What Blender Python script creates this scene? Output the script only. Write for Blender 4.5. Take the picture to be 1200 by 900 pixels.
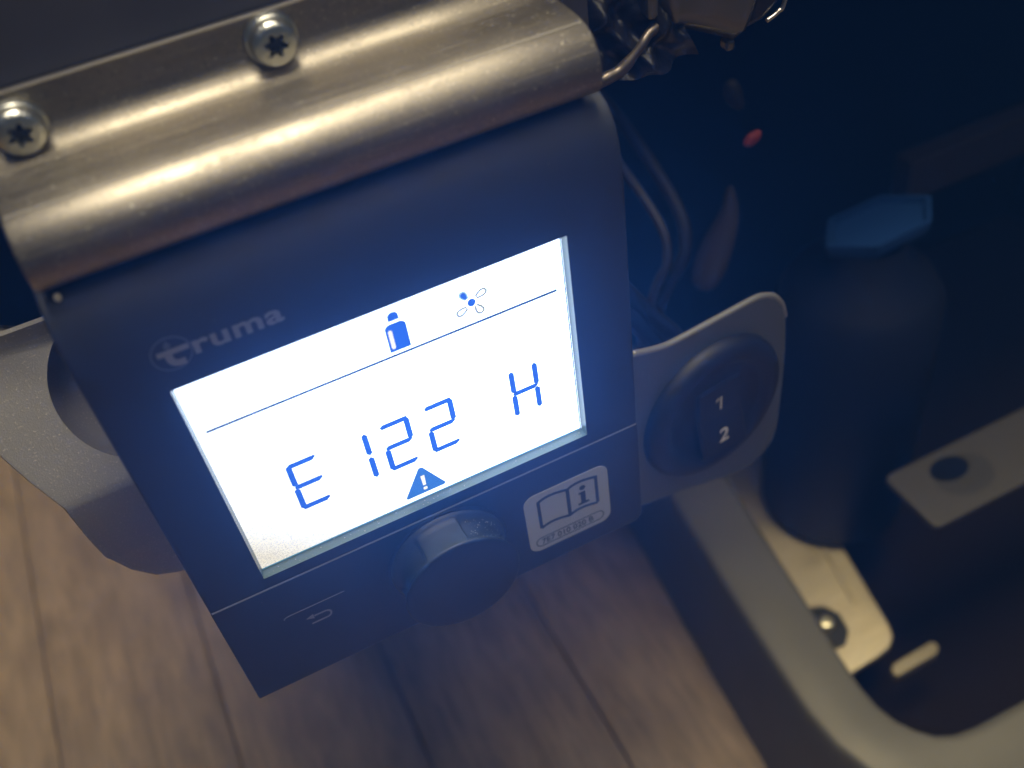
import bpy, bmesh, math, random
from mathutils import Vector, Matrix
random.seed(4)
S = 0.001                                   # everything below is written in millimetres
scene = bpy.context.scene
for o in list(bpy.data.objects): bpy.data.objects.remove(o)
COL = scene.collection

# ------------------------------------------------------------------ camera
CAMPOS = Vector((21.749, -129.742, 158.734))
AX_R = Vector((0.89487229, -0.43003119, -0.11948541))
AX_D = Vector((-0.38082871, -0.59608002, -0.70686498))
AX_F = Vector((0.23275112, 0.67805736, -0.69718371))
cd = bpy.data.cameras.new('camera'); cam = bpy.data.objects.new('camera', cd); COL.objects.link(cam)
m = Matrix.Identity(4)
for i in range(3):
    m[i][0] = AX_R[i]; m[i][1] = -AX_D[i]; m[i][2] = -AX_F[i]; m[i][3] = CAMPOS[i]*S
cam.matrix_world = m
cd.sensor_width = 36; cd.lens = 36*1215.27/1200
cd.clip_start = 0.005; cd.clip_end = 20
cd.dof.use_dof = True; cd.dof.focus_distance = 0.197; cd.dof.aperture_fstop = 12.5
scene.camera = cam

# ------------------------------------------------------------------ light
w = bpy.data.worlds.new('World'); scene.world = w; w.use_nodes = True
bg = w.node_tree.nodes['Background']
bg.inputs[0].default_value = (0.30, 0.52, 1.0, 1); bg.inputs[1].default_value = 0.014
def area(name, loc, target, sx, sy, power, col):
    l = bpy.data.lights.new(name, 'AREA'); l.shape = 'RECTANGLE'; l.size = sx*S; l.size_y = sy*S
    l.energy = power; l.color = col
    o = bpy.data.objects.new(name, l); COL.objects.link(o); o.location = Vector(loc)*S
    o.rotation_euler = (Vector(target)-Vector(loc)).to_track_quat('-Z', 'Y').to_euler()
    return o
area('ceiling_lamp', (120, 40, 1400), (60, 40, 0), 620, 460, 22.0, (1.0, 0.945, 0.93))
area('front_highlight_lamp', (330, -700, 1150), (60, 20, 0), 900, 700, 3.9, (1.0, 0.945, 0.93))  # second lamp, added to put highlights on the bends
scene.view_settings.view_transform = 'Standard'; scene.view_settings.look = 'None'
scene.view_settings.exposure = 0.15; scene.view_settings.gamma = 1.0
scene.render.engine = 'CYCLES'
scene.cycles.use_denoising = True
scene.cycles.max_bounces = 8

# ------------------------------------------------------------------ materials
def mat(name, col, rough=0.5, metal=0.0, spec=0.5):
    M = bpy.data.materials.new(name); M.use_nodes = True
    b = M.node_tree.nodes['Principled BSDF']
    b.inputs['Base Color'].default_value = (*col, 1); b.inputs['Roughness'].default_value = rough
    b.inputs['Metallic'].default_value = metal; b.inputs['Specular IOR Level'].default_value = spec
    return M
def N(M, t, **kw):
    n = M.node_tree.nodes.new(t)
    for k, v in kw.items(): setattr(n, k, v)
    return n
def L(M, a, b): M.node_tree.links.new(a, b)
def bsdf(M): return M.node_tree.nodes['Principled BSDF']
def noise(M, scale, detail=4, rough=0.55, stretch=(1, 1, 1), dist=0.0):
    tc = N(M, 'ShaderNodeTexCoord'); mp = N(M, 'ShaderNodeMapping'); mp.inputs['Scale'].default_value = stretch
    n = N(M, 'ShaderNodeTexNoise'); n.inputs['Scale'].default_value = scale; n.inputs['Detail'].default_value = detail
    n.inputs['Roughness'].default_value = rough; n.inputs['Distortion'].default_value = dist
    L(M, tc.outputs['Object'], mp.inputs['Vector']); L(M, mp.outputs['Vector'], n.inputs['Vector'])
    return n.outputs['Fac']
def ramp(M, src, stops):
    r = N(M, 'ShaderNodeValToRGB'); L(M, src, r.inputs['Fac'])
    while len(r.color_ramp.elements) < len(stops): r.color_ramp.elements.new(0.5)
    for e, (p, c) in zip(r.color_ramp.elements, stops):
        e.position = p; e.color = (*c, 1) if len(c) == 3 else c
    return r.outputs['Color']
def mixc(M, fac, a, b, mode='MIX'):
    n = N(M, 'ShaderNodeMix', data_type='RGBA', blend_type=mode)
    if isinstance(fac, (int, float)): n.inputs[0].default_value = fac
    else: L(M, fac, n.inputs[0])
    for s, v in ((6, a), (7, b)):
        if isinstance(v, tuple): n.inputs[s].default_value = (*v, 1)
        else: L(M, v, n.inputs[s])
    return n.outputs[2]
def bump(M, src, strength, dist, prev=None):
    n = N(M, 'ShaderNodeBump'); n.inputs['Strength'].default_value = strength; n.inputs['Distance'].default_value = dist*S
    L(M, src, n.inputs['Height'])
    if prev is not None: L(M, prev, n.inputs['Normal'])
    L(M, n.outputs['Normal'], bsdf(M).inputs['Normal'])
    return n.outputs['Normal']
def g(v): return (v, v, v)

def plastic(name, col, rough, dust=0.0, grain=0.02):
    M = mat(name, col, rough)
    n1 = noise(M, 9000, 2); bump(M, n1, 0.35, grain)
    sp = ramp(M, noise(M, 1500, 3, 0.7), [(0.0, g(0)), (0.735 if dust else 1.0, g(0)), (0.80 if dust else 1.0, g(dust))])
    L(M, mixc(M, sp, col, (0.45, 0.45, 0.45)), bsdf(M).inputs['Base Color'])
    rg = ramp(M, noise(M, 60, 4), [(0.3, g(rough-0.05)), (0.7, g(rough+0.08))])
    L(M, rg, bsdf(M).inputs['Roughness'])
    return M
BLACK = plastic('black_plastic', (0.017, 0.021, 0.032), 0.58, 0.45)
BLACKSIDE = plastic('black_plastic_back', (0.008, 0.010, 0.018), 0.5)
KNOB = plastic('knob_rubber', (0.009, 0.015, 0.028), 0.52, 0.5, 0.06)
GRIP = plastic('knob_grip_grained', (0.022, 0.029, 0.034), 0.42, 1.0, 0.22)
SWITCH = plastic('switch_plastic', (0.004, 0.006, 0.012), 0.55)
EDGEGLINT = mat('painted_edge_glint', (0.20, 0.22, 0.27), 0.4)  # lighter grey that paints the highlight on the seam and button groove
PRINT = mat('grey_print', (0.20, 0.21, 0.235), 0.5)
PRINTDIM = mat('dim_grey_print', (0.085, 0.10, 0.145), 0.5)
STICK = mat('sticker_grey', (0.40, 0.45, 0.52), 0.45)
STICKINK = mat('sticker_ink', (0.02, 0.035, 0.08), 0.5)
WHITEPRINT = mat('white_print', (0.75, 0.75, 0.70), 0.5)

def brushed(name, col, rough):
    M = mat(name, col, rough, 1.0)
    st = noise(M, 1400, 3, 0.6, (0.025, 1, 1))          # fine drawing lines along the profile
    pits = noise(M, 1100, 4, 0.7)
    speck = noise(M, 2300, 2, 0.6)
    blot = noise(M, 60, 3, 0.5)
    r1 = ramp(M, blot, [(0.30, g(rough-0.08)), (0.5, g(rough)), (0.72, g(rough+0.12))])
    r2 = mixc(M, 0.3, r1, ramp(M, st, [(0.3, g(rough-0.12)), (0.7, g(rough+0.18))]))
    r2 = mixc(M, ramp(M, speck, [(0.645, g(0)), (0.69, g(0.8))]), r2, g(0.75))
    L(M, r2, bsdf(M).inputs['Roughness'])
    c = mixc(M, ramp(M, pits, [(0.54, g(0)), (0.68, g(0.65))]), col, tuple(x*0.6 for x in col))
    c = mixc(M, ramp(M, noise(M, 30, 4), [(0.35, g(0)), (0.7, g(0.6))]), c, tuple(x*0.74 for x in col))
    c = mixc(M, ramp(M, st, [(0.58, g(0)), (0.70, g(0.55))]), c, tuple(min(1, x*1.5) for x in col))
    c = mixc(M, ramp(M, speck, [(0.65, g(0)), (0.70, g(0.6))]), c, (0.85, 0.82, 0.72))
    L(M, c, bsdf(M).inputs['Base Color'])
    n1 = bump(M, st, 0.25, 0.03)
    n2 = bump(M, ramp(M, pits, [(0.54, g(0)), (0.74, g(1))]), 0.5, 0.05, n1)
    bump(M, noise(M, 120, 3), 0.16, 0.3, n2)
    return M
STEEL = brushed('brushed_steel', (0.30, 0.270, 0.210), 0.46)
STEELEDGE = mat('cut_steel_edge', (0.80, 0.77, 0.70), 0.30, 1.0)
ALU = brushed('alu_bracket', (0.66, 0.62, 0.55), 0.5)
SCREW = mat('zinc_screw', (0.78, 0.78, 0.68), 0.33, 1.0)
bump(SCREW, noise(SCREW, 900, 3), 0.6, 0.25)
SOCK = mat('screw_socket', (0.06, 0.07, 0.09), 0.4, 0.7)

def flake(name, col, rough=0.42):
    M = mat(name, col, rough)
    f = noise(M, 2600, 2, 0.6)
    L(M, mixc(M, ramp(M, f, [(0.60, g(0)), (0.72, g(1))]), col, tuple(min(1, x*2.1) for x in col)), bsdf(M).inputs['Base Color'])
    L(M, ramp(M, f, [(0.58, g(0.15)), (0.70, g(0.85))]), bsdf(M).inputs['Metallic'])
    b1 = bump(M, f, 0.5, 0.10)
    bump(M, noise(M, 420, 3), 0.15, 0.15, b1)
    return M
HOUSE = flake('metallic_grey_plastic', (0.195, 0.187, 0.173))
PLATE = flake('switch_plate_paint', (0.085, 0.10, 0.128), 0.5)
SILL = mat('sill_grey_plastic', (0.19, 0.185, 0.17), 0.5)
bump(SILL, noise(SILL, 1800, 3), 0.25, 0.10)
L(SILL, ramp(SILL, noise(SILL, 25, 4), [(0.3, (0.094, 0.096, 0.103)), (0.7, (0.118, 0.12, 0.127))]), bsdf(SILL).inputs['Base Color'])
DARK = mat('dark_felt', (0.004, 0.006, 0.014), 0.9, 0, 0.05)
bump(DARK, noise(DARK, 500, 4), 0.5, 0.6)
SEAT = mat('seat_panel_dark', (0.055, 0.055, 0.062), 0.6)
L(SEAT, ramp(SEAT, noise(SEAT, 40, 4), [(0.3, (0.045, 0.046, 0.052)), (0.7, (0.065, 0.063, 0.068))]), bsdf(SEAT).inputs['Base Color'])
BOTTLE = mat('bottle_black', (0.005, 0.008, 0.020), 0.65, 0, 0.15)
CAP = mat('cap_blue', (0.006, 0.040, 0.18), 0.7, 0, 0.2)
DIMPLATE = mat('dull_grey_plate', (0.032, 0.032, 0.040), 0.6)
CABLE = mat('cable_grey', (0.007, 0.008, 0.012), 0.65, 0, 0.2)
CABLEL = mat('cable_light', (0.020, 0.020, 0.026), 0.55, 0, 0.3)
RED = mat('red_tag', (0.17, 0.015, 0.02), 0.7)
CRUMB = mat('crumb_cream', (0.75, 0.68, 0.45), 0.6)
FILM = mat('crumpled_black_film', (0.010, 0.010, 0.013), 0.3, 0.0)
bump(FILM, noise(FILM, 160, 3, 0.5, (1, 1, 1), 0.8), 0.6, 1.2)
SHINY = mat('shiny_smoked_box', (0.14, 0.135, 0.125), 0.27, 0.6)
bump(SHINY, noise(SHINY, 60, 2), 0.15, 0.5)
BRONZE = mat('dim_bronze', (0.03, 0.026, 0.03), 0.5, 0.3)
WALLTEAL = mat('recess_edge_clear', (0.10, 0.155, 0.155), 0.35)
bump(WALLTEAL, noise(WALLTEAL, 2500, 3), 0.3, 0.08)
DUST = mat('dust_grains', (0.55, 0.56, 0.56), 0.7)

# the backlit display: even white, dusty and slightly dimmer towards its lower left corner
SCREEN = bpy.data.materials.new('backlit_lcd'); SCREEN.use_nodes = True
b = bsdf(SCREEN); b.inputs['Base Color'].default_value = (0.10, 0.10, 0.10, 1); b.inputs['Roughness'].default_value = 0.35
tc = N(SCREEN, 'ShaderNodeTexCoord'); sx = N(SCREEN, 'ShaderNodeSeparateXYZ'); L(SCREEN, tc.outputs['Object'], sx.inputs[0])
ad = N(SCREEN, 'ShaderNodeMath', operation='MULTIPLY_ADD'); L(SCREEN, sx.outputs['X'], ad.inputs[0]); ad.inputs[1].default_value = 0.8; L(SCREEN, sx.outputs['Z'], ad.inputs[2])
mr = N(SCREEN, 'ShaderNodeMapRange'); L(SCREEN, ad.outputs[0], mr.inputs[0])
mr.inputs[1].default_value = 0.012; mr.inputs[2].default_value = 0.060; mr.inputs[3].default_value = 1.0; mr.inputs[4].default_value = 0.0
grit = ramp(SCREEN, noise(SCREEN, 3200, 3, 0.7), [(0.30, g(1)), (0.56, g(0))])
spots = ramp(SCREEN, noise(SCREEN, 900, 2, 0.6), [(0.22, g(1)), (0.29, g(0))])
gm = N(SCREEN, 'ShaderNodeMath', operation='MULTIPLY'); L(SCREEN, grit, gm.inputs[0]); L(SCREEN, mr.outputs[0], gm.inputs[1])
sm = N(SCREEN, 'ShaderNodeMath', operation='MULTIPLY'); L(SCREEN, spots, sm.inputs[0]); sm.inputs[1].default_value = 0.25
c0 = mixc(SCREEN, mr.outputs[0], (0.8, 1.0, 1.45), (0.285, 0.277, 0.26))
c1 = mixc(SCREEN, gm.outputs[0], c0, (0.175, 0.168, 0.16))
c2 = mixc(SCREEN, sm.outputs[0], c1, (0.12, 0.12, 0.12))
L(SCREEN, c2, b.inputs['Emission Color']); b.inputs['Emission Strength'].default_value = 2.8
def lit(name, col, st):
    M = mat(name, (0.02, 0.02, 0.02), 0.5); b = bsdf(M)
    b.inputs['Emission Color'].default_value = (*col, 1); b.inputs['Emission Strength'].default_value = st
    return M
LCDBLUE = lit('lcd_blue', (0.012, 0.105, 0.72), 1.0)
LCDNAVY = lit('lcd_navy_line', (0.01, 0.04, 0.13), 1.0)
LCDGREY = lit('lcd_faint_outline', (0.25, 0.28, 0.26), 1.0)
LCDCYAN = lit('lcd_cyan_halo', (0.40, 0.66, 0.74), 1.0)
LCDWHITE = lit('lcd_white', (1.0, 0.99, 0.93), 1.0)

WOOD = []
for k, (a, c) in enumerate([((0.139, 0.107, 0.107), (0.293, 0.238, 0.241)), ((0.131, 0.102, 0.102), (0.278, 0.226, 0.230)), ((0.146, 0.114, 0.114), (0.303, 0.248, 0.252))]):
    M = mat('wood_laminate_%d' % k, a, 0.5)
    tc = N(M, 'ShaderNodeTexCoord'); oi = N(M, 'ShaderNodeObjectInfo')
    off = N(M, 'ShaderNodeVectorMath', operation='ADD'); L(M, tc.outputs['Object'], off.inputs[0])
    sc_ = N(M, 'ShaderNodeVectorMath', operation='SCALE'); L(M, oi.outputs['Location'], sc_.inputs[0]); sc_.inputs['Scale'].default_value = 7.3
    L(M, sc_.outputs[0], off.inputs[1])
    def wn(scale, detail, stretch, dist=0.0):
        mp = N(M, 'ShaderNodeMapping'); mp.inputs['Scale'].default_value = stretch; L(M, off.outputs[0], mp.inputs['Vector'])
        n = N(M, 'ShaderNodeTexNoise'); n.inputs['Scale'].default_value = scale; n.inputs['Detail'].default_value = detail
        n.inputs['Distortion'].default_value = dist; n.inputs['Roughness'].default_value = 0.62
        L(M, mp.outputs[0], n.inputs['Vector']); return n.outputs['Fac']
    grain = wn(95, 6, (1, 0.16, 1), 1.2); mott = wn(38, 5, (1, 0.6, 1), 0.6); fine = wn(420, 4, (1, 0.10, 1))
    col = ramp(M, grain, [(0.28, a), (0.72, c)])
    col = mixc(M, ramp(M, mott, [(0.35, g(0)), (0.68, g(0.65))]), col, tuple(x*1.12+0.01 for x in c))
    col = mixc(M, ramp(M, fine, [(0.32, g(0.45)), (0.55, g(0))]), col, tuple(x*0.6 for x in a))
    L(M, col, bsdf(M).inputs['Base Color'])
    bump(M, grain, 0.15, 0.4)
    WOOD.append(M)
GROOVE = mat('plank_groove', (0.085, 0.068, 0.058), 0.8)

# ------------------------------------------------------------------ mesh helpers
BASE = {}
def link(name, me, parent):
    o = bpy.data.objects.new(name, me); COL.objects.link(o)
    if parent is not None: o.parent = parent; BASE[o] = BASE[parent]
    else: BASE[o] = Vector((0, 0, 0))
    return o
def mk(name, V, F, material, parent=None, smooth=False, bev=0.0, seg=2):
    base = BASE[parent] if parent is not None else Vector((0, 0, 0))
    me = bpy.data.meshes.new(name)
    me.from_pydata([(Vector(v)-base)*S for v in V], [], F); me.update()
    bm = bmesh.new(); bm.from_mesh(me); bmesh.ops.recalc_face_normals(bm, faces=bm.faces); bm.to_mesh(me); bm.free()
    me.materials.append(material)
    if smooth:
        for p in me.polygons: p.use_smooth = True
    o = link(name, me, parent)
    if bev:
        md = o.modifiers.new('bevel', 'BEVEL'); md.width = bev*S; md.segments = seg; md.limit_method = 'ANGLE'; md.angle_limit = math.radians(35)
    return o
def smooth_angle(o, deg=40):
    me = o.data
    for p in me.polygons: p.use_smooth = True
    me.set_sharp_from_angle(angle=math.radians(deg))
def thing(name, label, cat, loc, group=None):
    o = bpy.data.objects.new(name, None); COL.objects.link(o); o.location = Vector(loc)*S
    o.empty_display_size = 0.01; BASE[o] = Vector(loc)
    tag(o, label, cat, group); return o
def tag(o, label, cat, group=None):
    o['label'] = label; o['category'] = cat
    if group: o['group'] = group
    return o
def structure(o): o['kind'] = 'structure'; return o
def box(x0, x1, y0, y1, z0, z1):
    V = [(x, y, z) for x in (x0, x1) for y in (y0, y1) for z in (z0, z1)]
    F = [(0, 1, 3, 2), (4, 6, 7, 5), (0, 4, 5, 1), (2, 3, 7, 6), (0, 2, 6, 4), (1, 5, 7, 3)]
    return V, F
def prism(poly, fn, d0, d1):
    n = len(poly)
    V = [fn(p, d0) for p in poly]+[fn(p, d1) for p in poly]
    F = [tuple(range(n)), tuple(range(2*n-1, n-1, -1))]+[(i, (i+1) % n, n+(i+1) % n, n+i) for i in range(n)]
    return V, F
XZ = lambda p, d: (p[0], d, p[1])
XY = lambda p, d: (p[0], p[1], d)
def flat(name, poly, y0, y1, material, parent, **kw):           # a thin plate lying in the panel plane
    V, F = prism(poly, XZ, y0, y1); return mk(name, V, F, material, parent, **kw)
def multi(shapes, y0, y1):
    V, F = [], []
    for poly in shapes:
        v, f = prism(poly, XZ, y0, y1); k = len(V); V += v; F += [tuple(i+k for i in q) for q in f]
    return V, F
def stroke(pts, wd, closed=False):                               # polyline -> list of quads (mitred)
    n = len(pts); P = [Vector((p[0], p[1])) for p in pts]; L_, R_ = [], []
    for i in range(n):
        if closed: a, c = P[i-1], P[(i+1) % n]
        else: a, c = P[max(0, i-1)], P[min(n-1, i+1)]
        d1 = (P[i]-a).normalized() if (P[i]-a).length > 1e-9 else None
        d2 = (c-P[i]).normalized() if (c-P[i]).length > 1e-9 else None
        d = ((d1 or d2)+(d2 or d1)).normalized()
        nrm = Vector((-d.y, d.x)); k = 1.0
        if d1 and d2: k = 1/max(0.4, math.sqrt(max(0.01, (1+d1.dot(d2))/2)))
        L_.append(P[i]+nrm*wd/2*k); R_.append(P[i]-nrm*wd/2*k)
    q = []
    for i in range(n if closed else n-1):
        j = (i+1) % n; q.append([tuple(L_[i]), tuple(L_[j]), tuple(R_[j]), tuple(R_[i])])
    return q
def arc(cx, cz, r, a0, a1, n, rz=None):
    rz = r if rz is None else rz
    return [(cx+r*math.cos(math.radians(a0+(a1-a0)*i/n)), cz+rz*math.sin(math.radians(a0+(a1-a0)*i/n))) for i in range(n+1)]
def rrect(x0, x1, z0, z1, r, n=6):
    return arc(x1-r, z1-r, r, 0, 90, n)+arc(x0+r, z1-r, r, 90, 180, n)+arc(x0+r, z0+r, r, 180, 270, n)+arc(x1-r, z0+r, r, 270, 360, n)
def text(name, body, size, x, z, y, material, parent, bold=0.0, sx=1.0, shear=0.0, rot=None, space=1.0, align='LEFT'):
    cu = bpy.data.curves.new(name, 'FONT'); cu.body = body; cu.size = size; cu.offset = bold; cu.extrude = 0.02; cu.shear = shear
    cu.space_character = space; cu.align_x = align; cu.resolution_u = 4
    t = bpy.data.objects.new(name+'_tmp', cu); COL.objects.link(t)
    bpy.context.view_layer.update()
    me = bpy.data.meshes.new_from_object(t.evaluated_get(bpy.context.evaluated_depsgraph_get()))
    bpy.data.objects.remove(t)
    me.name = name
    base = BASE[parent]
    T = rot if rot is not None else (lambda p: p)
    for v in me.vertices:
        p = T(Vector((x+v.co.x*sx, y-v.co.z, z+v.co.y))); v.co = (p-base)*S
    me.materials.clear(); me.materials.append(material)
    return link(name, me, parent)
def tube(name, pts, r, material, parent=None, n=10, sub=8):
    P = [Vector(p) for p in pts]; C = []
    for i in range(len(P)-1):                                   # Catmull-Rom
        p0, p1, p2, p3 = P[max(0, i-1)], P[i], P[i+1], P[min(len(P)-1, i+2)]
        for k in range(sub):
            t = k/sub
            C.append(0.5*((2*p1)+(p2-p0)*t+(2*p0-5*p1+4*p2-p3)*t*t+(3*p1-p0-3*p2+p3)*t**3))
    C.append(P[-1]); V, F = [], []
    for i, c in enumerate(C):
        d = (C[min(i+1, len(C)-1)]-C[max(i-1, 0)]).normalized()
        u = d.cross(Vector((0.3, 0.2, 1))).normalized(); v = d.cross(u)
        rr = r(i/(len(C)-1)) if callable(r) else r
        V += [c+u*rr*math.cos(2*math.pi*k/n)+v*rr*math.sin(2*math.pi*k/n) for k in range(n)]
    for i in range(len(C)-1):
        F += [(i*n+k, i*n+(k+1) % n, (i+1)*n+(k+1) % n, (i+1)*n+k) for k in range(n)]
    F += [tuple(range(n-1, -1, -1)), tuple((len(C)-1)*n+k for k in range(n))]
    return mk(name, V, F, material, parent, smooth=True)
def grid(name, rows, material, parent=None, closed=False, deg=40, caps=False):   # loft through rows of points
    n = len(rows[0]); V = [p for r in rows for p in r]; F = []
    for i in range(len(rows)-1):
        for k in range(n if closed else n-1):
            F.append((i*n+k, i*n+(k+1) % n, (i+1)*n+(k+1) % n, (i+1)*n+k))
    if caps: F += [tuple(range(n-1, -1, -1)), tuple((len(rows)-1)*n+k for k in range(n))]
    o = mk(name, V, F, material, parent); smooth_angle(o, deg); return o
def lathe_y(cx, cz, prof, n=64, mod=None):                      # prof: (y, r); axis along Y
    rows = []
    for y, r in prof:
        rows.append([(cx+(r*(mod(2*math.pi*k/n, y) if mod else 1))*math.cos(2*math.pi*k/n), y, cz+(r*(mod(2*math.pi*k/n, y) if mod else 1))*math.sin(2*math.pi*k/n)) for k in range(n)])
    return rows

# ------------------------------------------------------------------ floor
FZ = -250.0
fl = structure(mk('floor', *box(-700, 700, -700, 1000, FZ-12, FZ-2.2), GROOVE))
PW = 72.0; X0 = 32.0
pm = {}
for i in range(-7, 7):
    x0 = X0+PW*i
    ys = [-690, -690+random.uniform(120, 500)]
    while ys[-1] < 700: ys.append(ys[-1]+random.uniform(620, 760))
    if i in (-2, -1, 0, 1, 2): ys = [-690, -300-40*i, 640+20*i]
    ys[-1] = 990
    for a, c in zip(ys[:-1], ys[1:]):
        V, F = box(-(PW/2-0.4), PW/2-0.4, 0, c-a-1.0, 0, 2.4)
        o = mk('plank', V, F, WOOD[random.randrange(3)], fl, bev=0.7)
        o.location = Vector((x0+PW/2, a, FZ-2.4))*S

# ------------------------------------------------------------------ seat structure and cavity
sp = thing('seat_base', 'dark grey seat base board behind the steel strip, top left', 'seat base', (40, 40, 60))
mk('front_board', *box(0.5, 100, 24.2, 66, 58, 150), SEAT, sp, bev=1.0)
mk('added_shade_slab', *box(0.5, 620, 66, 300, 82, 92), SEAT, sp)  # unseen slab added overhead to shade the cavity and the floor
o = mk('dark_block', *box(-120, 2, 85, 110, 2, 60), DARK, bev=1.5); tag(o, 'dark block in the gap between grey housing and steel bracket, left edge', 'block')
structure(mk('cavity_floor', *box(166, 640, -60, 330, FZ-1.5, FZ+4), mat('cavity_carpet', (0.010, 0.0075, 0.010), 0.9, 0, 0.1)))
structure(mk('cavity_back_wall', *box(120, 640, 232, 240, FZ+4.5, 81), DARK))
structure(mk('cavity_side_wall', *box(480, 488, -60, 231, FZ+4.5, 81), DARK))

# ------------------------------------------------------------------ control panel
W = 92.0; XS0, XS1, ZS0, ZS1, ZB = 11.45, 80.35, 3.2, 53.2, -31.8
cp = thing('control_panel', 'black heater control panel with glowing white display hanging from steel bracket', 'control panel', (46, 6, ZB))
prof = [(0, 0.28), (0, ZS0), (0, ZS1), (0, 56), (0.0, 59), (0.15, 62), (0.45, 64.5), (0.95, 67), (1.75, 69.2), (2.9, 71.2), (4.4, 72.6), (6.4, 73.4), (9, 73.7), (14, 73.8)]
xst = [(0.0, 0.75), (0.06, 0.42), (0.22, 0.16), (0.5, 0.03), (0.8, 0.0), (XS0, 0), (XS1, 0), (W-0.8, 0), (W-0.5, 0.03), (W-0.22, 0.16), (W-0.06, 0.42), (W, 0.75)]
V, F = [], []
for x, dy in xst:
    for y, z in prof:
        k = max(0.0, (z-66)/8)*dy
        V.append((x, y+dy, z-k))
n = len(prof)
for i in range(len(xst)-1):
    for j in range(n-1):
        if xst[i][0] == XS0 and j == 1: continue
        F.append((i*n+j, (i+1)*n+j, (i+1)*n+j+1, i*n+j+1))
# side walls and bottom return of the bezel
e = len(V)
for x in (0.0, W):
    i = 0 if x == 0 else len(xst)-1
    s = len(V); V += [(x, 3.4, 0.28)]+[(x, 14, z) for y, z in prof[1:]]
    for j in range(n-1): F.append((i*n+j, i*n+j+1, s+j+1, s+j))
s = len(V)
for x, dy in xst: V.append((x, 3.4, 0.28))
for i in range(len(xst)-1): F.append((i*n, (i+1)*n, s+i+1, s+i))
bz = mk('bezel', V, F, BLACK, cp); smooth_angle(bz, 50)
mk('back_housing', *box(-0.55, W-0.4, 3.5, 16, -25.8, 66), BLACKSIDE, cp, bev=0.6)
# lower fascia: sharp lower left corner, clipped lower right corner
poly = [(0, -0.25), (0, ZB), (W-1.6, ZB), (W, ZB+1.6), (W, -0.25)]
mk('lower_fascia', *prism(poly, XZ, 0.0, 3.4), BLACK, cp, bev=0.3)
mk('seam_glint', *box(0.3, W-0.4, -0.10, 0.2, -0.16, 0.12), EDGEGLINT, cp)  # pale strip painting the light caught along the seam
# recess round the display: drafted walls
SD = 2.2; ins = 0.42
o_ = [(XS0+.02, ZS0+.02), (XS1-.02, ZS0+.02), (XS1-.02, ZS1-.02), (XS0+.02, ZS1-.02)]
i_ = [(XS0+ins, ZS0+.14), (XS1-.22, ZS0+.14), (XS1-.22, ZS1-.1), (XS0+ins, ZS1-.1)]
V = [(x, 0.03, z) for x, z in o_]+[(x, SD+0.3, z) for x, z in i_]
df = mk('display_frame', V, [(k, (k+1) % 4, 4+(k+1) % 4, 4+k) for k in range(4)], WALLTEAL, cp)
mk('display_gasket', *multi(stroke([(i_[0][0]-.05, i_[0][1]+.25), (i_[1][0]-.22, i_[1][1]+.25), (i_[2][0]-.22, i_[2][1])], 0.16), SD-0.25, SD-0.05), mat('gasket_blue', (0.10, 0.32, 0.46), 0.4), cp)
ds = mk('display_screen', *box(XS0-0.2, XS1+0.2, SD, SD+1, ZS0-0.3, ZS1+0.3), SCREEN, cp)
# object coordinates of the screen start at the panel base: X-46, Z-ZB; the dust mask above is written for that
YD0, YD1 = SD-0.06, SD+0.05
LX = 5.9; Z3 = (26.35, 20.25, 14.05); T = 1.08; G = 0.26
def seg_poly(kind):
    # local outline of one display segment, origin at its middle
    if kind == 'h':
        l = LX/2-G; return [(-l, 0.05), (-l+T*0.55, T/2), (l-T*0.1, T/2), (l, 0.1), (l-T*0.7, -T/2), (-l+T*0.3, -T/2)]
    l = (Z3[0]-Z3[1])/2-G*0.9; return [(0, l), (T/2, l-T*0.55), (T/2, -l+T*0.4), (0.05, -l), (-T/2, -l+T*0.5), (-T/2, l-T*0.4)]
SEGME = {}
def segment(kind, x, z):
    if kind not in SEGME:
        V, F = prism(seg_poly(kind), XZ, YD0, YD1)
        o = mk('digit_segment', V, F, LCDBLUE, None); SEGME[kind] = o.data; bpy.data.objects.remove(o)
    o = link('digit_segment', SEGME[kind], ds)
    o.location = (Vector((x, 0, z))-BASE[cp])*S
    return o
def digit(x, segs):
    zt, zm, zb = Z3
    pos = dict(a=('h', x+LX/2, zt-T/2), g=('h', x+LX/2, zm), d=('h', x+LX/2, zb+T/2),
               f=('v', x+T/2, (zt+zm)/2), e=('v', x+T/2, (zm+zb)/2), b=('v', x+LX-T/2, (zt+zm)/2), c=('v', x+LX-T/2, (zm+zb)/2))
    for s_ in segs: segment(*pos[s_])
digit(22.8, 'afged'); digit(37.4-LX+T/2+0.3, 'bc'); digit(40.5, 'abged'); digit(49.2, 'abged'); digit(66.6, 'fbgec')
mk('divider_line', *box(13.4, 78.3, YD0, YD1, 40.47, 41.0), LCDNAVY, ds)
gb = mk('gas_bottle_icon', *multi([[(46.4, 41.6), (50.25, 41.6), (50.25, 46.6)]+arc(49.2, 46.6, 1.05, 0, 90, 5)[1:]+arc(47.45, 46.6, 1.05, 90, 180, 5), [(47.3, 48.15), (49.35, 48.15), (49.3, 49.2)]+arc(48.33, 49.2, 0.97, 10, 170, 6, 0.8)+[(47.35, 49.2)]], YD0, YD1), LCDBLUE, ds)
mk('bottle_shine', *multi([rrect(46.85, 47.55, 42.3, 46.4, 0.34)], YD0-0.05, YD0-0.01), LCDWHITE, ds)
fx, fz = 62.25, 45.45
mk('fan_hub', *multi([arc(fx, fz, 0.78, 0, 345, 23, 0.86)], YD0, YD1), LCDBLUE, ds)
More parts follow.
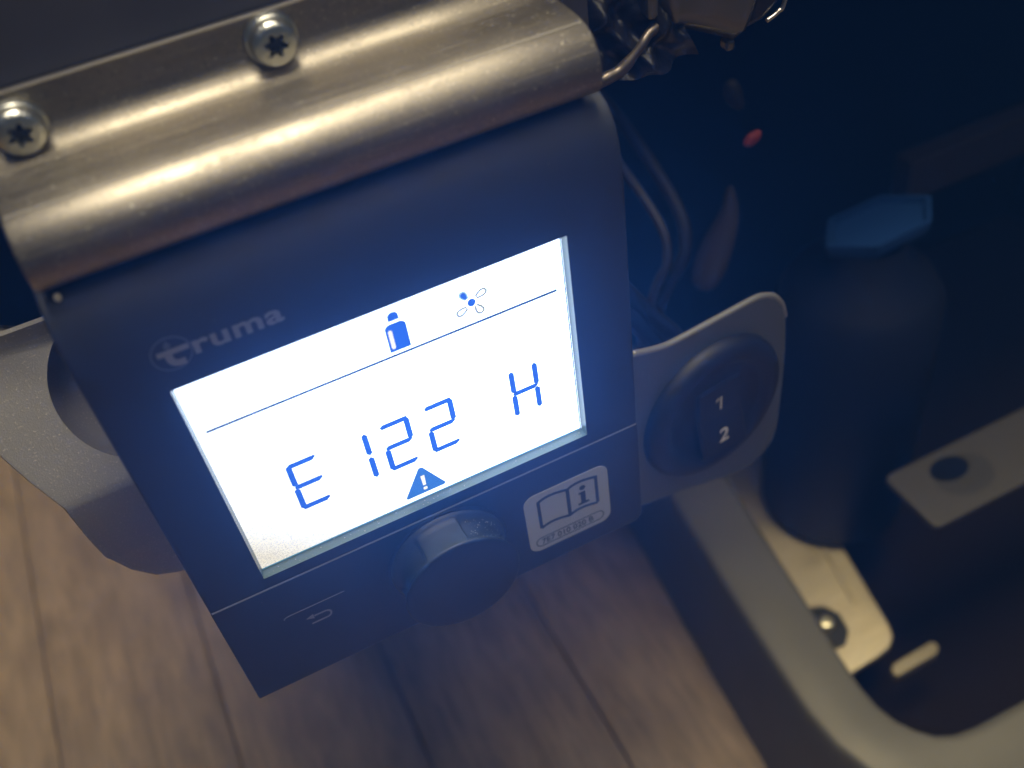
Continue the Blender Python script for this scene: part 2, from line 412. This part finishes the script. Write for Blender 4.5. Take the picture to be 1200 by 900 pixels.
def petal(ang, k=1.0):
    a = math.radians(ang); out = []
    for t in range(0, 21):
        u = math.radians(-150+300*t/20)
        px = 2.15+1.15*math.cos(u)*k; pz = 0.78*math.sin(u)*k*(0.75+0.35*math.cos(u))+0.25
        out.append((fx+px*math.cos(a)-pz*math.sin(a), fz+px*math.sin(a)+pz*math.cos(a)))
    return out
for a_ in (25, -65, 205):
    mk('fan_blade', *multi(stroke(petal(a_), 0.42), YD0, YD1), LCDGREY, ds)
mk('fan_blade', *multi(stroke(petal(115), 0.32), YD0, YD1), LCDCYAN, ds)
mk('lit_fan_blade', *multi([petal(115, 0.80)], YD0-0.03, YD1-0.05), LCDBLUE, ds)
tri = [(45.95, 11.9), (45.5, 11.7), (41.8, 5.2), (42.0, 4.75), (49.85, 4.75), (50.1, 5.2), (46.4, 11.7)]
wi = mk('warning_icon', *multi([tri], YD0, YD1), lit('lcd_warning_blue', (0.03, 0.16, 0.62), 1.0), ds)
mk('exclamation_mark', *multi([[(45.55, 9.6), (46.35, 9.6), (46.25, 6.9), (45.65, 6.9)], rrect(45.55, 46.35, 5.6, 6.35, 0.25)], YD0-0.05, YD0-0.01), LCDWHITE, ds)

# printed logo: ringed letter t with a flame, then the rest of the word
YP0, YP1 = -0.035, 0.02
ex, ez = 14.0, 59.9
lg = mk('logo_ring', *multi(stroke(arc(ex, ez, 3.05, 0, 354, 59), 0.22, True), YP0, YP1), PRINTDIM, cp)
tl = stroke([(ex-2.1, ez+0.35), (ex+2.75, ez+0.35)], 0.95)
tl2 = stroke([(ex-0.55, ez+0.6), (ex-0.55, ez-0.6)]+arc(ex+0.75, ez-0.75, 1.3, 180, 270, 6)+[(ex+1.6, ez-2.05)], 1.15)
mk('logo_letter', *multi(tl, YP0-0.01, YP1), PRINT, cp); mk('logo_letter', *multi(tl2, YP0-0.025, YP1), PRINT, cp)
mk('logo_flame', *multi([[(ex-0.15, ez+2.5), (ex-0.75, ez+1.7), (ex-0.65, ez+1.15), (ex-0.1, ez+1.0), (ex+0.35, ez+1.3), (ex+0.3, ez+1.8)]], YP0, YP1), PRINTDIM, cp)
text('logo_lettering', 'ruma', 4.9, 17.0, 58.3, 0, PRINT, cp, bold=0.13, sx=1.33, space=1.08)
# return symbol, and the painted highlight line along its button groove
zc = -14.55
ri = stroke([(16.0, -15.65), (19.3, -15.65)]+arc(19.3, -14.6, 1.05, -90, 90, 8)+[(17.0, -13.55)], 0.42)
mk('return_symbol', *multi(ri+[[(15.2, -13.55), (16.9, -12.85), (16.9, -14.25)]], YP0, YP1), PRINT, cp)
mk('button_groove_glint', *multi(stroke([(11.4, -10.9), (11.7, -10.45), (12.4, -10.25), (24.2, -10.25)], 0.16), -0.06, 0.02), EDGEGLINT, cp)
# information sticker
st = flat('information_sticker', rrect(64.2, 84.1, -26.3, -7.6, 2.6), -0.09, 0.02, STICK, cp)
def wave(x0, x1, z, up):
    return [(x0+(x1-x0)*t/8, z+up*math.sin(math.pi*(t/8)**0.8)*0.75) for t in range(9)]
bk = stroke([(67.5, -18.9), (67.5, -10.4)]+wave(67.5, 74.4, -10.4, 1)[1:]+wave(74.4, 81.2, -10.4, 1)[1:]+[(81.2, -18.9)], 0.75)
bk += stroke(wave(67.5, 74.4, -19.0, 1)+wave(74.4, 81.2, -19.0, 1)[1:], 0.75)
bk += stroke([(74.4, -10.4), (74.4, -19.2)], 0.85)
mk('book_symbol', *multi(bk, -0.13, -0.08), STICKINK, st)
im = [arc(77.9, -11.9, 0.72, 0, 340, 17)]+stroke([(76.9, -13.5), (78.0, -13.5)], 0.6)+stroke([(77.9, -13.2), (77.9, -16.9)], 1.15)+stroke([(76.6, -16.9), (79.2, -16.9)], 0.6)
mk('information_letter', *multi(im, -0.145, -0.08), STICKINK, st)
mk('number_outline', *multi(stroke(rrect(65.8, 82.3, -24.9, -22.1, 1.35), 0.22, True), -0.13, -0.08), STICKINK, st)
text('part_number', '7E7 010 020 B', 2.35, 67.0, -24.3, -0.11, STICKINK, st, bold=0.03, sx=0.92)

# rotary knob: grained side with two raised lands and scooped bays, flat cap
KX, KZ, KH = 46.4, -13.7, 8.4
def land(a):
    d = abs((math.degrees(a)-97+180) % 360-180); q = 0.0
    for c_ in (97, 217, 337):
        d = abs((math.degrees(a)-c_+180) % 360-180); q = max(q, min(1, max(0, (25-d)/2.5)))
    return q
kn = grid('rotary_knob', lathe_y(KX, KZ, [(0.4, 12.6), (-0.5, 12.6), (-0.9, 12.15), (-1.2, 11.8), (-2.5, 11.75), (-4.5, 11.75), (-6.0, 11.95), (-7.2, 12.25), (-8.0, 12.4)], 144,
          lambda a, y: 1.0 if y > -1.15 else 1-0.115*(1-land(a))*min(1, (-1.15-y)/0.4+0.2)*(1 if y > -6.6 else max(0.0, (8.0+y)/1.4))), GRIP, cp, closed=True, deg=55)
grid('knob_cap', lathe_y(KX, KZ, [(-7.8, 12.4), (-8.1, 12.45), (-8.35, 12.3), (-8.5, 12.0), (-8.58, 11.4), (-8.6, 8), (-8.6, 4), (-8.6, 0.01)], 96), KNOB, kn, closed=True, deg=60)
grid('knob_skirt', lathe_y(KX, KZ, [(0.3, 13.35), (-0.12, 13.3), (-0.22, 13.1), (-0.22, 12.5)], 96), BLACKSIDE, kn, closed=True, deg=60)

# dust on the panel face, the display ledge and the knob
V, F = [], []
def grain_(x, y, z, r):
    k = len(V)
    for d in ((r, 0, 0), (-r*.9, 0, r*.2), (0, -r*.7, 0), (0, r*.5, 0), (0, 0, r*.8), (0, 0, -r)):
        V.append((x+d[0], y+d[1], z+d[2]))
    F.extend([(k+a, k+b_, k+c_) for a, b_, c_ in ((0, 2, 4), (2, 1, 4), (1, 3, 4), (3, 0, 4), (2, 0, 5), (1, 2, 5), (3, 1, 5), (0, 3, 5))])
for _ in range(70): grain_(random.uniform(XS0+1, XS1-1), random.uniform(0.3, 2.0), ZS0+0.12, random.choice((0.05, 0.07, 0.09, 0.16)))
for _ in range(30): grain_(random.uniform(2, 90), -0.01, random.uniform(-30, 70), random.choice((0.04, 0.05, 0.07)))
for _ in range(60):
    a = math.radians(random.uniform(30, 70)); grain_(KX+12.0*math.cos(a), random.uniform(-7.6, -2), KZ+12.0*math.sin(a)-0.2, random.choice((0.06, 0.08, 0.11)))
dd = mk('dust', V, F, DUST, cp); dd['kind'] = 'stuff'
c_ = mk('crumb', [(3.1+0.6*math.cos(a)*math.cos(b_), 4.5+0.5*math.sin(a)*math.cos(b_)-0.3, 73.1+0.75*math.sin(b_)) for b_ in (-1.3, -0.6, 0.1, 0.8, 1.4) for a in (0.1, 1.1, 2.2, 3.3, 4.2, 5.3)],
        [(i*6+k, i*6+(k+1) % 6, i*6+6+(k+1) % 6, i*6+6+k) for i in range(4) for k in range(6)]+[(0, 1, 2, 3, 4, 5), (24, 25, 26, 27, 28, 29)], CRUMB, smooth=True)
tag(c_, 'tiny cream crumb on the top left corner of the control panel', 'crumb')

# ------------------------------------------------------------------ steel bracket over the panel
BX0, BX1 = 1.0, 90.2
br = thing('mounting_bracket', 'bent brushed steel bracket strip with two star screws above the panel', 'bracket', (46, 20, 75))
pr = [(5.2, 75.0), (3.6, 75.2), (2.5, 76.1), (1.95, 77.4), (1.75, 79.0), (1.95, 80.6), (2.5, 82.2), (3.5, 83.7), (4.9, 84.9), (6.6, 85.6), (8.4, 85.9), (11, 86.0), (14, 86.0), (16.8, 86.03), (18.6, 86.25), (20.0, 86.75), (21.1, 87.6), (21.8, 88.6), (22.2, 89.8), (22.3, 91.2), (22.3, 95.2)]
TH = 1.4
nrm = []
for i in range(len(pr)):
    a, c = Vector(pr[max(0, i-1)]), Vector(pr[min(len(pr)-1, i+1)]); d = (c-a).normalized(); nrm.append(Vector((d.y, -d.x)))
inn = [(p[0]+q.x*TH, p[1]+q.y*TH) for p, q in zip(pr, nrm)]
xs = [BX0, BX0+0.12, BX0+0.4, 20, 46, 70, BX1-0.4, BX1-0.12, BX1]; dz = [0.45, 0.15, 0, 0, 0, 0, 0, 0.15, 0.45]
rows = []
for x, q in zip(xs, dz):
    rows.append([(x, p[0]+n_.x*q, p[1]+n_.y*q) for p, n_ in zip(pr, nrm)]+[(x, p[0], p[1]) for p in reversed(inn)])
grid('bent_strip', rows, STEEL, br, closed=True, deg=50, caps=True)
mk('cut_edge', *box(BX0+0.3, BX1-0.3, 22.5, 23.6, 95.22, 95.5), STEELEDGE, br, bev=0.1)
mk('scribed_line', *box(BX0+0.6, BX1-0.6, 6.9, 7.1, 85.66, 85.75), mat('scribe', (0.42, 0.40, 0.35), 0.5, 0.2), br)
# screws: flanged dome head with a star socket
def head_rows(prof, n=48): return [[(r*math.cos(2*math.pi*k/n), y, r*math.sin(2*math.pi*k/n)) for k in range(n)] for y, r in prof]
star = []
for k in range(36):
    a = 2*math.pi*k/36; star.append(((1.55+0.38*math.cos(6*a))*math.cos(a), (1.55+0.38*math.cos(6*a))*math.sin(a)))
def make_screw():
    n = 36
    prof_ = [(0.0, 4.15), (-0.35, 4.2), (-0.7, 4.05), (-0.8, 3.75), (-1.0, 3.6), (-2.2, 3.55), (-2.75, 3.35), (-3.05, 2.95), (-3.2, 2.4)]
    rows = [[(r*math.cos(2*math.pi*k/n), y, r*math.sin(2*math.pi*k/n)) for k in range(n)] for y, r in prof_]
    rows.append([(p[0], -3.22, p[1]) for p in star]); rows.append([(p[0]*.96, -1.6, p[1]*.96) for p in star])
    h = grid('screw', rows, SCREW, None, closed=True, deg=38)
    V = [(p[0]*.97, -1.62, p[1]*.97) for p in star]+[(0.5*math.cos(k*math.pi/4), -1.7, 0.5*math.sin(k*math.pi/4)) for k in range(8)]+[(0.45*math.cos(k*math.pi/4), -2.1, 0.45*math.sin(k*math.pi/4)) for k in range(8)]
    F = [tuple(range(36))]+[(36+k, 36+(k+1) % 8, 44+(k+1) % 8, 44+k) for k in range(8)]+[tuple(range(44, 52))]
    s_ = mk('socket', V, F, SOCK, None)
    return h, s_
h0, s0 = make_screw()
for i, (x, z, ro) in enumerate([(45.3, 91.3, 0.25), (7.2, 90.3, 0.8)]):
    h = h0 if i == 0 else h0.copy(); s_ = s0 if i == 0 else s0.copy()
    if i: COL.objects.link(h); COL.objects.link(s_)
    h.parent = br; s_.parent = h
    h.location = (Vector((x, 22.2, z))-BASE[br])*S; h.rotation_euler = (0, ro, 0)

# ------------------------------------------------------------------ grey housing at the left
hs = thing('trim_housing', 'speckled metallic grey plastic housing with round finger recess, left of panel', 'housing', (-8, 30, 2))
# cross-section (y, z): upper step, sloping lit face, front crease, front face, curved underside
hp = [(75, 0), (50, 20), (43.0, 45.6), (41.9, 45.4), (41.7, 42.6), (41.2, 41.2), (36, 36), (29.1, 29.1), (25, 25), (21.2, 21.3), (20.35, 20.2), (20.0, 19.2), (20.0, 11), (20.05, 4.0), (20.4, 2.6), (21.8, -3.5), (22.8, -9.0), (23.8, -12.0), (26, -14.5), (40, -16.5), (75, -18)]
lx = [-31, -30.5, -30, -29.8, -29.6, -29.3, -26.4, -22.6, -20.0, -17.2, -16.5, -16.3, -15.8, -15.0, -14.5, -12.8, -9.5, -5.5, 0, 6, 10]
rows = []
for (y, z), x in zip(hp, lx):
    k = 0.3 if y > 60 else 1
    rows.append([(x+7, 75, z*0.4+10), (x+2.6, min(75, y+8*k), z-2.5), (x+0.7, y+2.6*k, z-0.8), (x+0.12, y+0.8*k, z-0.2), (x+0.5, y+0.15*k, z), (x+1.2, y, z)]+[(x+1.2+(48-x)*t/6, y, z) for t in range(1, 7)])
sh = grid('shell', rows, HOUSE, hs, deg=50, caps=False)
bm = bmesh.new(); bm.from_mesh(sh.data)
bmesh.ops.holes_fill(bm, edges=[e for e in bm.edges if e.is_boundary], sides=0)
bmesh.ops.recalc_face_normals(bm, faces=bm.faces); bm.to_mesh(sh.data); bm.free()
# round finger recess: a shallow dish cut into the sloping face
q = Vector((0, -1, 1)).normalized(); ce = Vector((5.2, 20+18.7/math.sqrt(2), 20+18.7/math.sqrt(2))); ua = Vector((1, 0, 0)); va = Vector((0, 1, 1)).normalized()
rows = [[ce+q*h+(ua*math.cos(2*math.pi*k/64)+va*math.sin(2*math.pi*k/64))*r for k in range(64)] for h, r in [(6, 16.1), (0.0, 16.0), (-0.6, 15.8), (-3.5, 15.4), (-7.5, 13.8), (-10, 10), (-11, 5), (-11.1, 0.5)]]
cut = grid('cutter', rows, HOUSE, hs, closed=True, deg=50, caps=True)
md = sh.modifiers.new('cut', 'BOOLEAN'); md.object = cut; md.operation = 'DIFFERENCE'; md.solver = 'EXACT'
bpy.context.view_layer.update()
nm = bpy.data.meshes.new_from_object(sh.evaluated_get(bpy.context.evaluated_depsgraph_get()))
sh.modifiers.clear(); sh.data = nm; bpy.data.objects.remove(cut); smooth_angle(sh, 38)
# ------------------------------------------------------------------ switch on its plate, right of the panel
sw = thing('switch_plate', 'grey plate with round black rocker switch marked 1 and 2, right of panel', 'switch', (120, 16, -60))
yaw = math.radians(7)
def SWT(p):                                                     # plate coordinates (x, depth, z) -> world, yawed about x=100
    x, d, z = p; u = x-100
    return Vector((100+u*math.cos(yaw)-d*math.sin(yaw), 13+u*math.sin(yaw)+d*math.cos(yaw), z))
pl = [(90, 6)]+[(99, 5.2), (102.8, 3.8), (107.5, 2.4), (112.2, 2.0), (124, 1.8)]+[(133.1, 1.6), (136.5, 0.8), (139.6, -1.2), (142.0, -4.6), (143.4, -9.2), (144.1, -20), (144.1, -32), (143.6, -47)]+[(142.4, -51.5), (139.6, -54.8), (135, -56.6), (129, -56.0), (111.9, -49.8), (99.7, -46.2), (90, -44)]
nP = len(pl)
V = [SWT((p[0], 0, p[1])) for p in pl]+[SWT((p[0], 1.6, p[1])) for p in pl]
F = [tuple(range(nP)), tuple(range(2*nP-1, nP-1, -1))]+[(i, (i+1) % nP, nP+(i+1) % nP, nP+i) for i in range(nP)]
mk('plate', V, F, PLATE, sw, bev=0.35)
tp = [Vector(SWT((p[0], 0.8, p[1]+0.05))) for p in pl[1:11]]
tube('plate_edge', tp, 0.85, mat('plate_edge_grey', (0.24, 0.24, 0.235), 0.4, 0.4), sw, n=8, sub=4)
cx, cz = 120.6, -24.2
def swl(prof, n=72):
    return [[SWT((cx+r*math.cos(2*math.pi*k/n), y, cz+r*math.sin(2*math.pi*k/n))) for k in range(n)] for y, r in prof]
sb = grid('switch_body', swl([(0.2, 20.2), (-1.2, 20.2), (-2.4, 19.6), (-3.2, 18.4), (-3.6, 16.8), (-3.4, 15.2), (-2.2, 13.8), (-1.6, 13.2), (-1.4, 0.01)]), SWITCH, sw, closed=True, deg=50)
# rocker: two sloping halves
rk = [(-11.2, -9.5), (-11.2, 9.5), (11.2, 9.5), (11.2, -9.5)]
V = []
for (y0, z) in ((-1.5, 10.6), (-2.2, 9.8), (-2.4, 0.6), (-2.5, -0.2), (-5.0, -9.4), (-3.6, -10.8)):
    for x in (-6.8, -6.2, 6.2, 6.8): V.append(SWT((cx+1.0+x, y0+(0.7 if abs(x) > 6.5 else 0), cz-2.5+z)))
F = [(i*4+k, i*4+k+1, i*4+5+k, i*4+4+k) for i in range(5) for k in range(3)]
rkm = mk('rocker', V, F, SWITCH, sb); smooth_angle(rkm, 30)
text('digit_print', '1', 6.0, cx-0.2, cz+0.2, -2.5, WHITEPRINT, rkm, bold=0.05, rot=SWT, sx=0.8)
mk('digit_print', [SWT((cx-0.2+a, -2.53, cz+0.2+c)) for a, c in ((-0.45, 3.5), (-0.45, 2.95), (0.55, 3.5), (0.55, 4.2), (0.3, 4.2))], [(0, 1, 2, 3, 4)], WHITEPRINT, rkm)
text('digit_print', '2', 6.6, cx-1.4, cz-8.3, -4.95, WHITEPRINT, rkm, bold=0.08, rot=SWT, sx=0.95)

# ------------------------------------------------------------------ sill frame, lower right
fr = thing('access_frame', 'grey plastic frame with rounded opening in the lower right corner', 'frame', (160, 0, FZ))
FT = -180
O = [(170, 190), (166, 140), (160.6, 96), (157.5, 68), (155.0, 43), (152.4, 15), (151.3, 0), (152.2, -14), (155.5, -25), (162, -38), (172, -49), (186, -58), (205, -63), (250, -66), (400, -68)]
I = [(204, 190), (196, 140), (187.5, 96), (183.4, 68), (180.0, 43), (175.8, 15), (174.0, 0), (174.3, -9), (176.2, -16), (179.5, -21.5), (183.5, -26), (189, -28.6), (197, -29.8), (245, -31), (395, -33)]
rows = []
for i, (a, c) in enumerate(zip(O, I)):
    a, c = Vector(a), Vector(c); drop = 10*max(0, min(1, (i-8)/3))
    P = lambda t, z: (a.x+(c.x-a.x)*t, a.y+(c.y-a.y)*t, z)
    rows.append([P(-0.08, FZ), P(-0.03, FT-30-drop), P(0.01, FT-6-drop), P(0.035, FT-1.8-drop), P(0.06, FT-0.5-drop*.97), P(0.11, FT-drop*.9), P(0.5, FT+0.5-drop*.45), P(0.88, FT), P(0.96, FT-0.5), P(1.0, FT-2), P(1.02, FT-8), P(1.03, FT-30)])
grid('frame_moulding', rows, SILL, fr, deg=45)

# ------------------------------------------------------------------ things inside the opening
al = thing('alu_bracket', 'pale aluminium bracket with a bolt inside the frame opening', 'bracket', (196, 60, -215))
poly = [(200, 160), (184, 60), (184, 16.2), (188, 16.3), (200.2, 17.0), (206.5, 18.2), (210.2, 20.8), (212, 24.5), (213.2, 29), (230, 110), (240, 160)]
mk('bracket_plate', *prism(poly, XY, -212, -208), ALU, al, bev=0.8)
mk('bracket_rib', *prism([(206, 40), (208.4, 40), (225, 112), (222.6, 112)], XY, -208.2, -206.8), ALU, al, bev=0.6)
def hexp(cx, cy, r, n=6, ph=0.2): return [(cx+r*math.cos(ph+2*math.pi*k/n), cy+r*math.sin(ph+2*math.pi*k/n)) for k in range(n)]
bo = mk('bolt', *prism(hexp(190.2, 36.4, 3.0, 20), XY, -207.5, -202), SCREW, al, bev=1.2)
mk('bolt_clip', *prism([(182, 45), (189, 46.5), (195, 44), (198, 38), (196.5, 30.5), (192, 26.5), (184, 27)], XY, -207.95, -205.5), mat('clip_black', (0.006, 0.008, 0.014), 0.5), bo, bev=0.5)
o = mk('catch_bar', *prism([(202.2, 9.6), (203.5, 8.6), (222, 9.0), (224.6, 10.6), (225, 13.0), (223.5, 14.4), (205, 13.8), (202.8, 12.4)], XY, -218, -213), mat('dull_bar', (0.30, 0.28, 0.25), 0.5, 0.6), bev=1.6, seg=3); tag(o, 'short pale metal bar below the corner of the pale bracket, inside opening', 'bar')
hb = thing('slotted_plate', 'dull grey plate with dark oval hole at the right edge', 'plate', (270, 32, -144))
mk('plate', *prism(rrect(215, 340, 18.5, 45.5, 3), XY, -143, -140), DIMPLATE, hb, bev=0.8)
mk('hole', *prism(arc(236.5, 36.5, 7.6, 0, 340, 17, 5.2), XY, -140.2, -139.9), DARK, hb)
mk('collar', *prism(arc(239, 32.2, 11.5, 0, 340, 17, 9.0), XY, -140.15, -139.97), mat('collar_grey', (0.018, 0.019, 0.026), 0.6), hb)
bt = thing('bottle', 'black bottle with angular blue cap standing in the dark cavity', 'bottle', (232, 88, -206))
def lz(cx, cy, prof, n=48): return [[(cx+r*math.cos(2*math.pi*k/n), cy+r*math.sin(2*math.pi*k/n), z) for k in range(n)] for z, r in prof]
BXc, BYc = 232, 88
grid('bottle_body', lz(BXc, BYc, [(-206, 0.1), (-206, 27), (-203, 29), (-110, 29.5), (-92, 29), (-84, 25), (-78, 15), (-67, 12.5)]), BOTTLE, bt, closed=True, deg=60)
n6 = 6; rows = []
for z, r in [(-67.5, 20.0), (-66.8, 20.8), (-62.5, 22.0), (-61.6, 21.7), (-61.6, 19.4), (-63.5, 18.8)]:
    rows.append([(BXc+4+1.06*r*math.cos(0.1+2*math.pi*k/n6), BYc+0.56*r*math.sin(0.1+2*math.pi*k/n6), z) for k in range(n6)])
grid('cap', rows, CAP, bt, closed=True, deg=20, caps=True)
o = mk('cross_bar', *box(300, 420, 140, 150, -112, -92), BRONZE, bev=1.0); tag(o, 'dim brownish bar behind the blue bottle cap at the right edge', 'bar')
o = mk('red_tag', *prism([(170.4, -2.2), (172.3, 0.9), (176.5, 1.1), (175.8, -1.8), (173.0, -3.2)], XZ, 75, 77.5), RED, bev=1.2, seg=3); tag(o, 'small red tag glinting in the dark cavity, upper right', 'tag')
o = tube('cable_clip', [(165.6, 76, 19.5), (166.2, 76, 17), (167.0, 76, 14), (169.2, 76, 10.5)], lambda t: 0.6+1.9*math.sin(math.pi*t)**0.6, CABLE); tag(o, 'dim grey cable clip above the red tag', 'clip')
for pts, r, ma, lab in [
    ([(96, 44, 20), (106, 42, 6), (113, 41, -5), (118, 40, -13), (125.5, 40, -24.7), (133, 42, -44)], 3.3, CABLE, 'thick dark cable slanting down to the top edge of the switch plate'),
    ([(98, 40, 8), (105, 39, -2), (113, 39, -10), (120, 40, -24), (126, 44, -44)], 2.6, CABLE, 'dark cable under the thick cable, nearest the panel edge'),
    ([(128, 150, 20), (134, 100, 8), (137, 68, -6), (136, 60, -15.5), (132.1, 60, -24), (128, 62, -44)], 1.3, CABLEL, 'thin pale cable curving behind the right edge of the panel'),
    ([(134, 160, 22), (141, 104, 12), (143.5, 70, -4), (141.6, 60, -14.2), (136.5, 60, -24), (132.4, 60, -33), (128, 62, -50)], 1.8, CABLE, 'dark cable right of the thin pale cable')]:
    tag(tube('cable', pts, r, ma), lab, 'cable', 'cables behind the panel')
o = tube('foam_tab', [(167, 90, -60), (168.8, 90, -55), (173, 91, -47), (177.5, 92, -38), (178.6, 93, -28)], lambda t: 0.6+5.6*math.sin(math.pi*min(1, t*0.9+0.1))**0.8*(1-0.45*t), mat('brown_foam', (0.036, 0.031, 0.036), 0.9))
tag(o, 'dim brownish foam tab behind the cables above the switch', 'tab')
# crumpled film with a bright rolled edge
fm = thing('crumpled_film', 'crumpled dark film with shiny rolled edge right of the steel bracket', 'film', (106, 28, 58))
rows = []
ph = [random.uniform(0, 6.3) for _ in range(8)]
for i in range(49):
    r_ = []
    for k in range(49):
        u, v = k/48, i/48
        x = 92+u*25+v*5*u; z = 90-v*(31-u*9)-u*6
        fold = 1.6*abs(math.sin(7*u+4*v+ph[0]))+1.2*abs(math.sin(5*v-9*u+ph[1]))+0.7*abs(math.sin(13*u+11*v+ph[2]))+0.4*math.sin(23*u-17*v+ph[3])
        r_.append((x+0.5*math.sin(9*v+ph[4]), 25+1.5*fold+3*math.sin(3*u+2*v), z+0.5*math.sin(8*u+ph[5])))
    rows.append(r_)
f_ = grid('film_sheet', rows, FILM, fm, deg=60)
tube('rolled_edge', [(97, 25.5, 61.5), (101.5, 25, 63.5), (106, 25, 64.5), (110, 25, 67.5), (113, 26, 69.2), (119, 28, 69.6)], lambda t: 0.85+0.35*math.sin(5*t)**2+0.07*math.sin(31*t), mat('film_edge', (0.11, 0.092, 0.075), 0.36, 0.7), fm)
bxo = thing('smoked_cover', 'shiny smoked grey cover hanging down at the top edge', 'cover', (126, 28, 60))
rows = []
for i in range(15):
    v = i/14; r_ = []
    for k in range(21):
        u = k/20
        xl = 115.3+0.9*max(0, 1-v*6); xr = 133.0+v*14.0
        zb = 69.2-8.7*u+(0.9 if u < 0.06 else 0)
        x = xl+(xr-xl)*u; z = zb+(95-zb)*v
        edge = 2.2*max(0, 1-u/0.08)**2+3.0*max(0, (u-0.90)/0.10)**2+2.6*max(0, 1-v/0.10)**2
        r_.append((x, 24+edge+1.2*math.sin(3.1*u), z))
    rows.append(r_)
rows = [[(p[0], p[1]+18, p[2]+1) for p in rows[0]]]+rows
grid('cover_shell', rows, SHINY, bxo, deg=70)
mk('cover_tip', *box(130.4, 132.4, 27.0, 30, 58.8, 61.2), SHINY, bxo, bev=0.7)
V, F = prism([(111.8, 90), (112.2, 71.5), (114.6, 71.2), (114.9, 90)], XZ, 25.5, 30)
mk('cover_side_strip', V, F, SHINY, bxo, bev=0.8)
V, F = prism([(140.8, 88), (134.2, 62.0), (138.8, 62.8), (143.0, 66), (148, 88)], XZ, 27, 46)
mk('cover_wing', V, F, FILM, bxo, bev=1.4, seg=3)
tube('cover_rim', [(139.0, 26.6, 62.9), (141.6, 26.6, 64.0), (143.2, 26.6, 66.4), (147.6, 27, 84)], 0.45, STEELEDGE, bxo)

# ------------------------------------------------------------------ bluish scattering volume added to imitate lens glare around the display
hz = mk('glare_haze', *box(-712, 712, -712, 1012, FZ-1010, 172), mat('glare_haze_air', (1, 1, 1)))
hz['kind'] = 'stuff'
HM = hz.data.materials[0]; nt = HM.node_tree; nt.nodes.remove(bsdf(HM))
pv = nt.nodes.new('ShaderNodeVolumePrincipled'); pv.inputs['Color'].default_value = (0.07, 0.28, 1.0, 1); pv.inputs['Absorption Color'].default_value = (1, 1, 1, 1)
pv.inputs['Density'].default_value = 1.4; pv.inputs['Anisotropy'].default_value = 0.78
nt.links.new(pv.outputs[0], nt.nodes['Material Output'].inputs['Volume'])
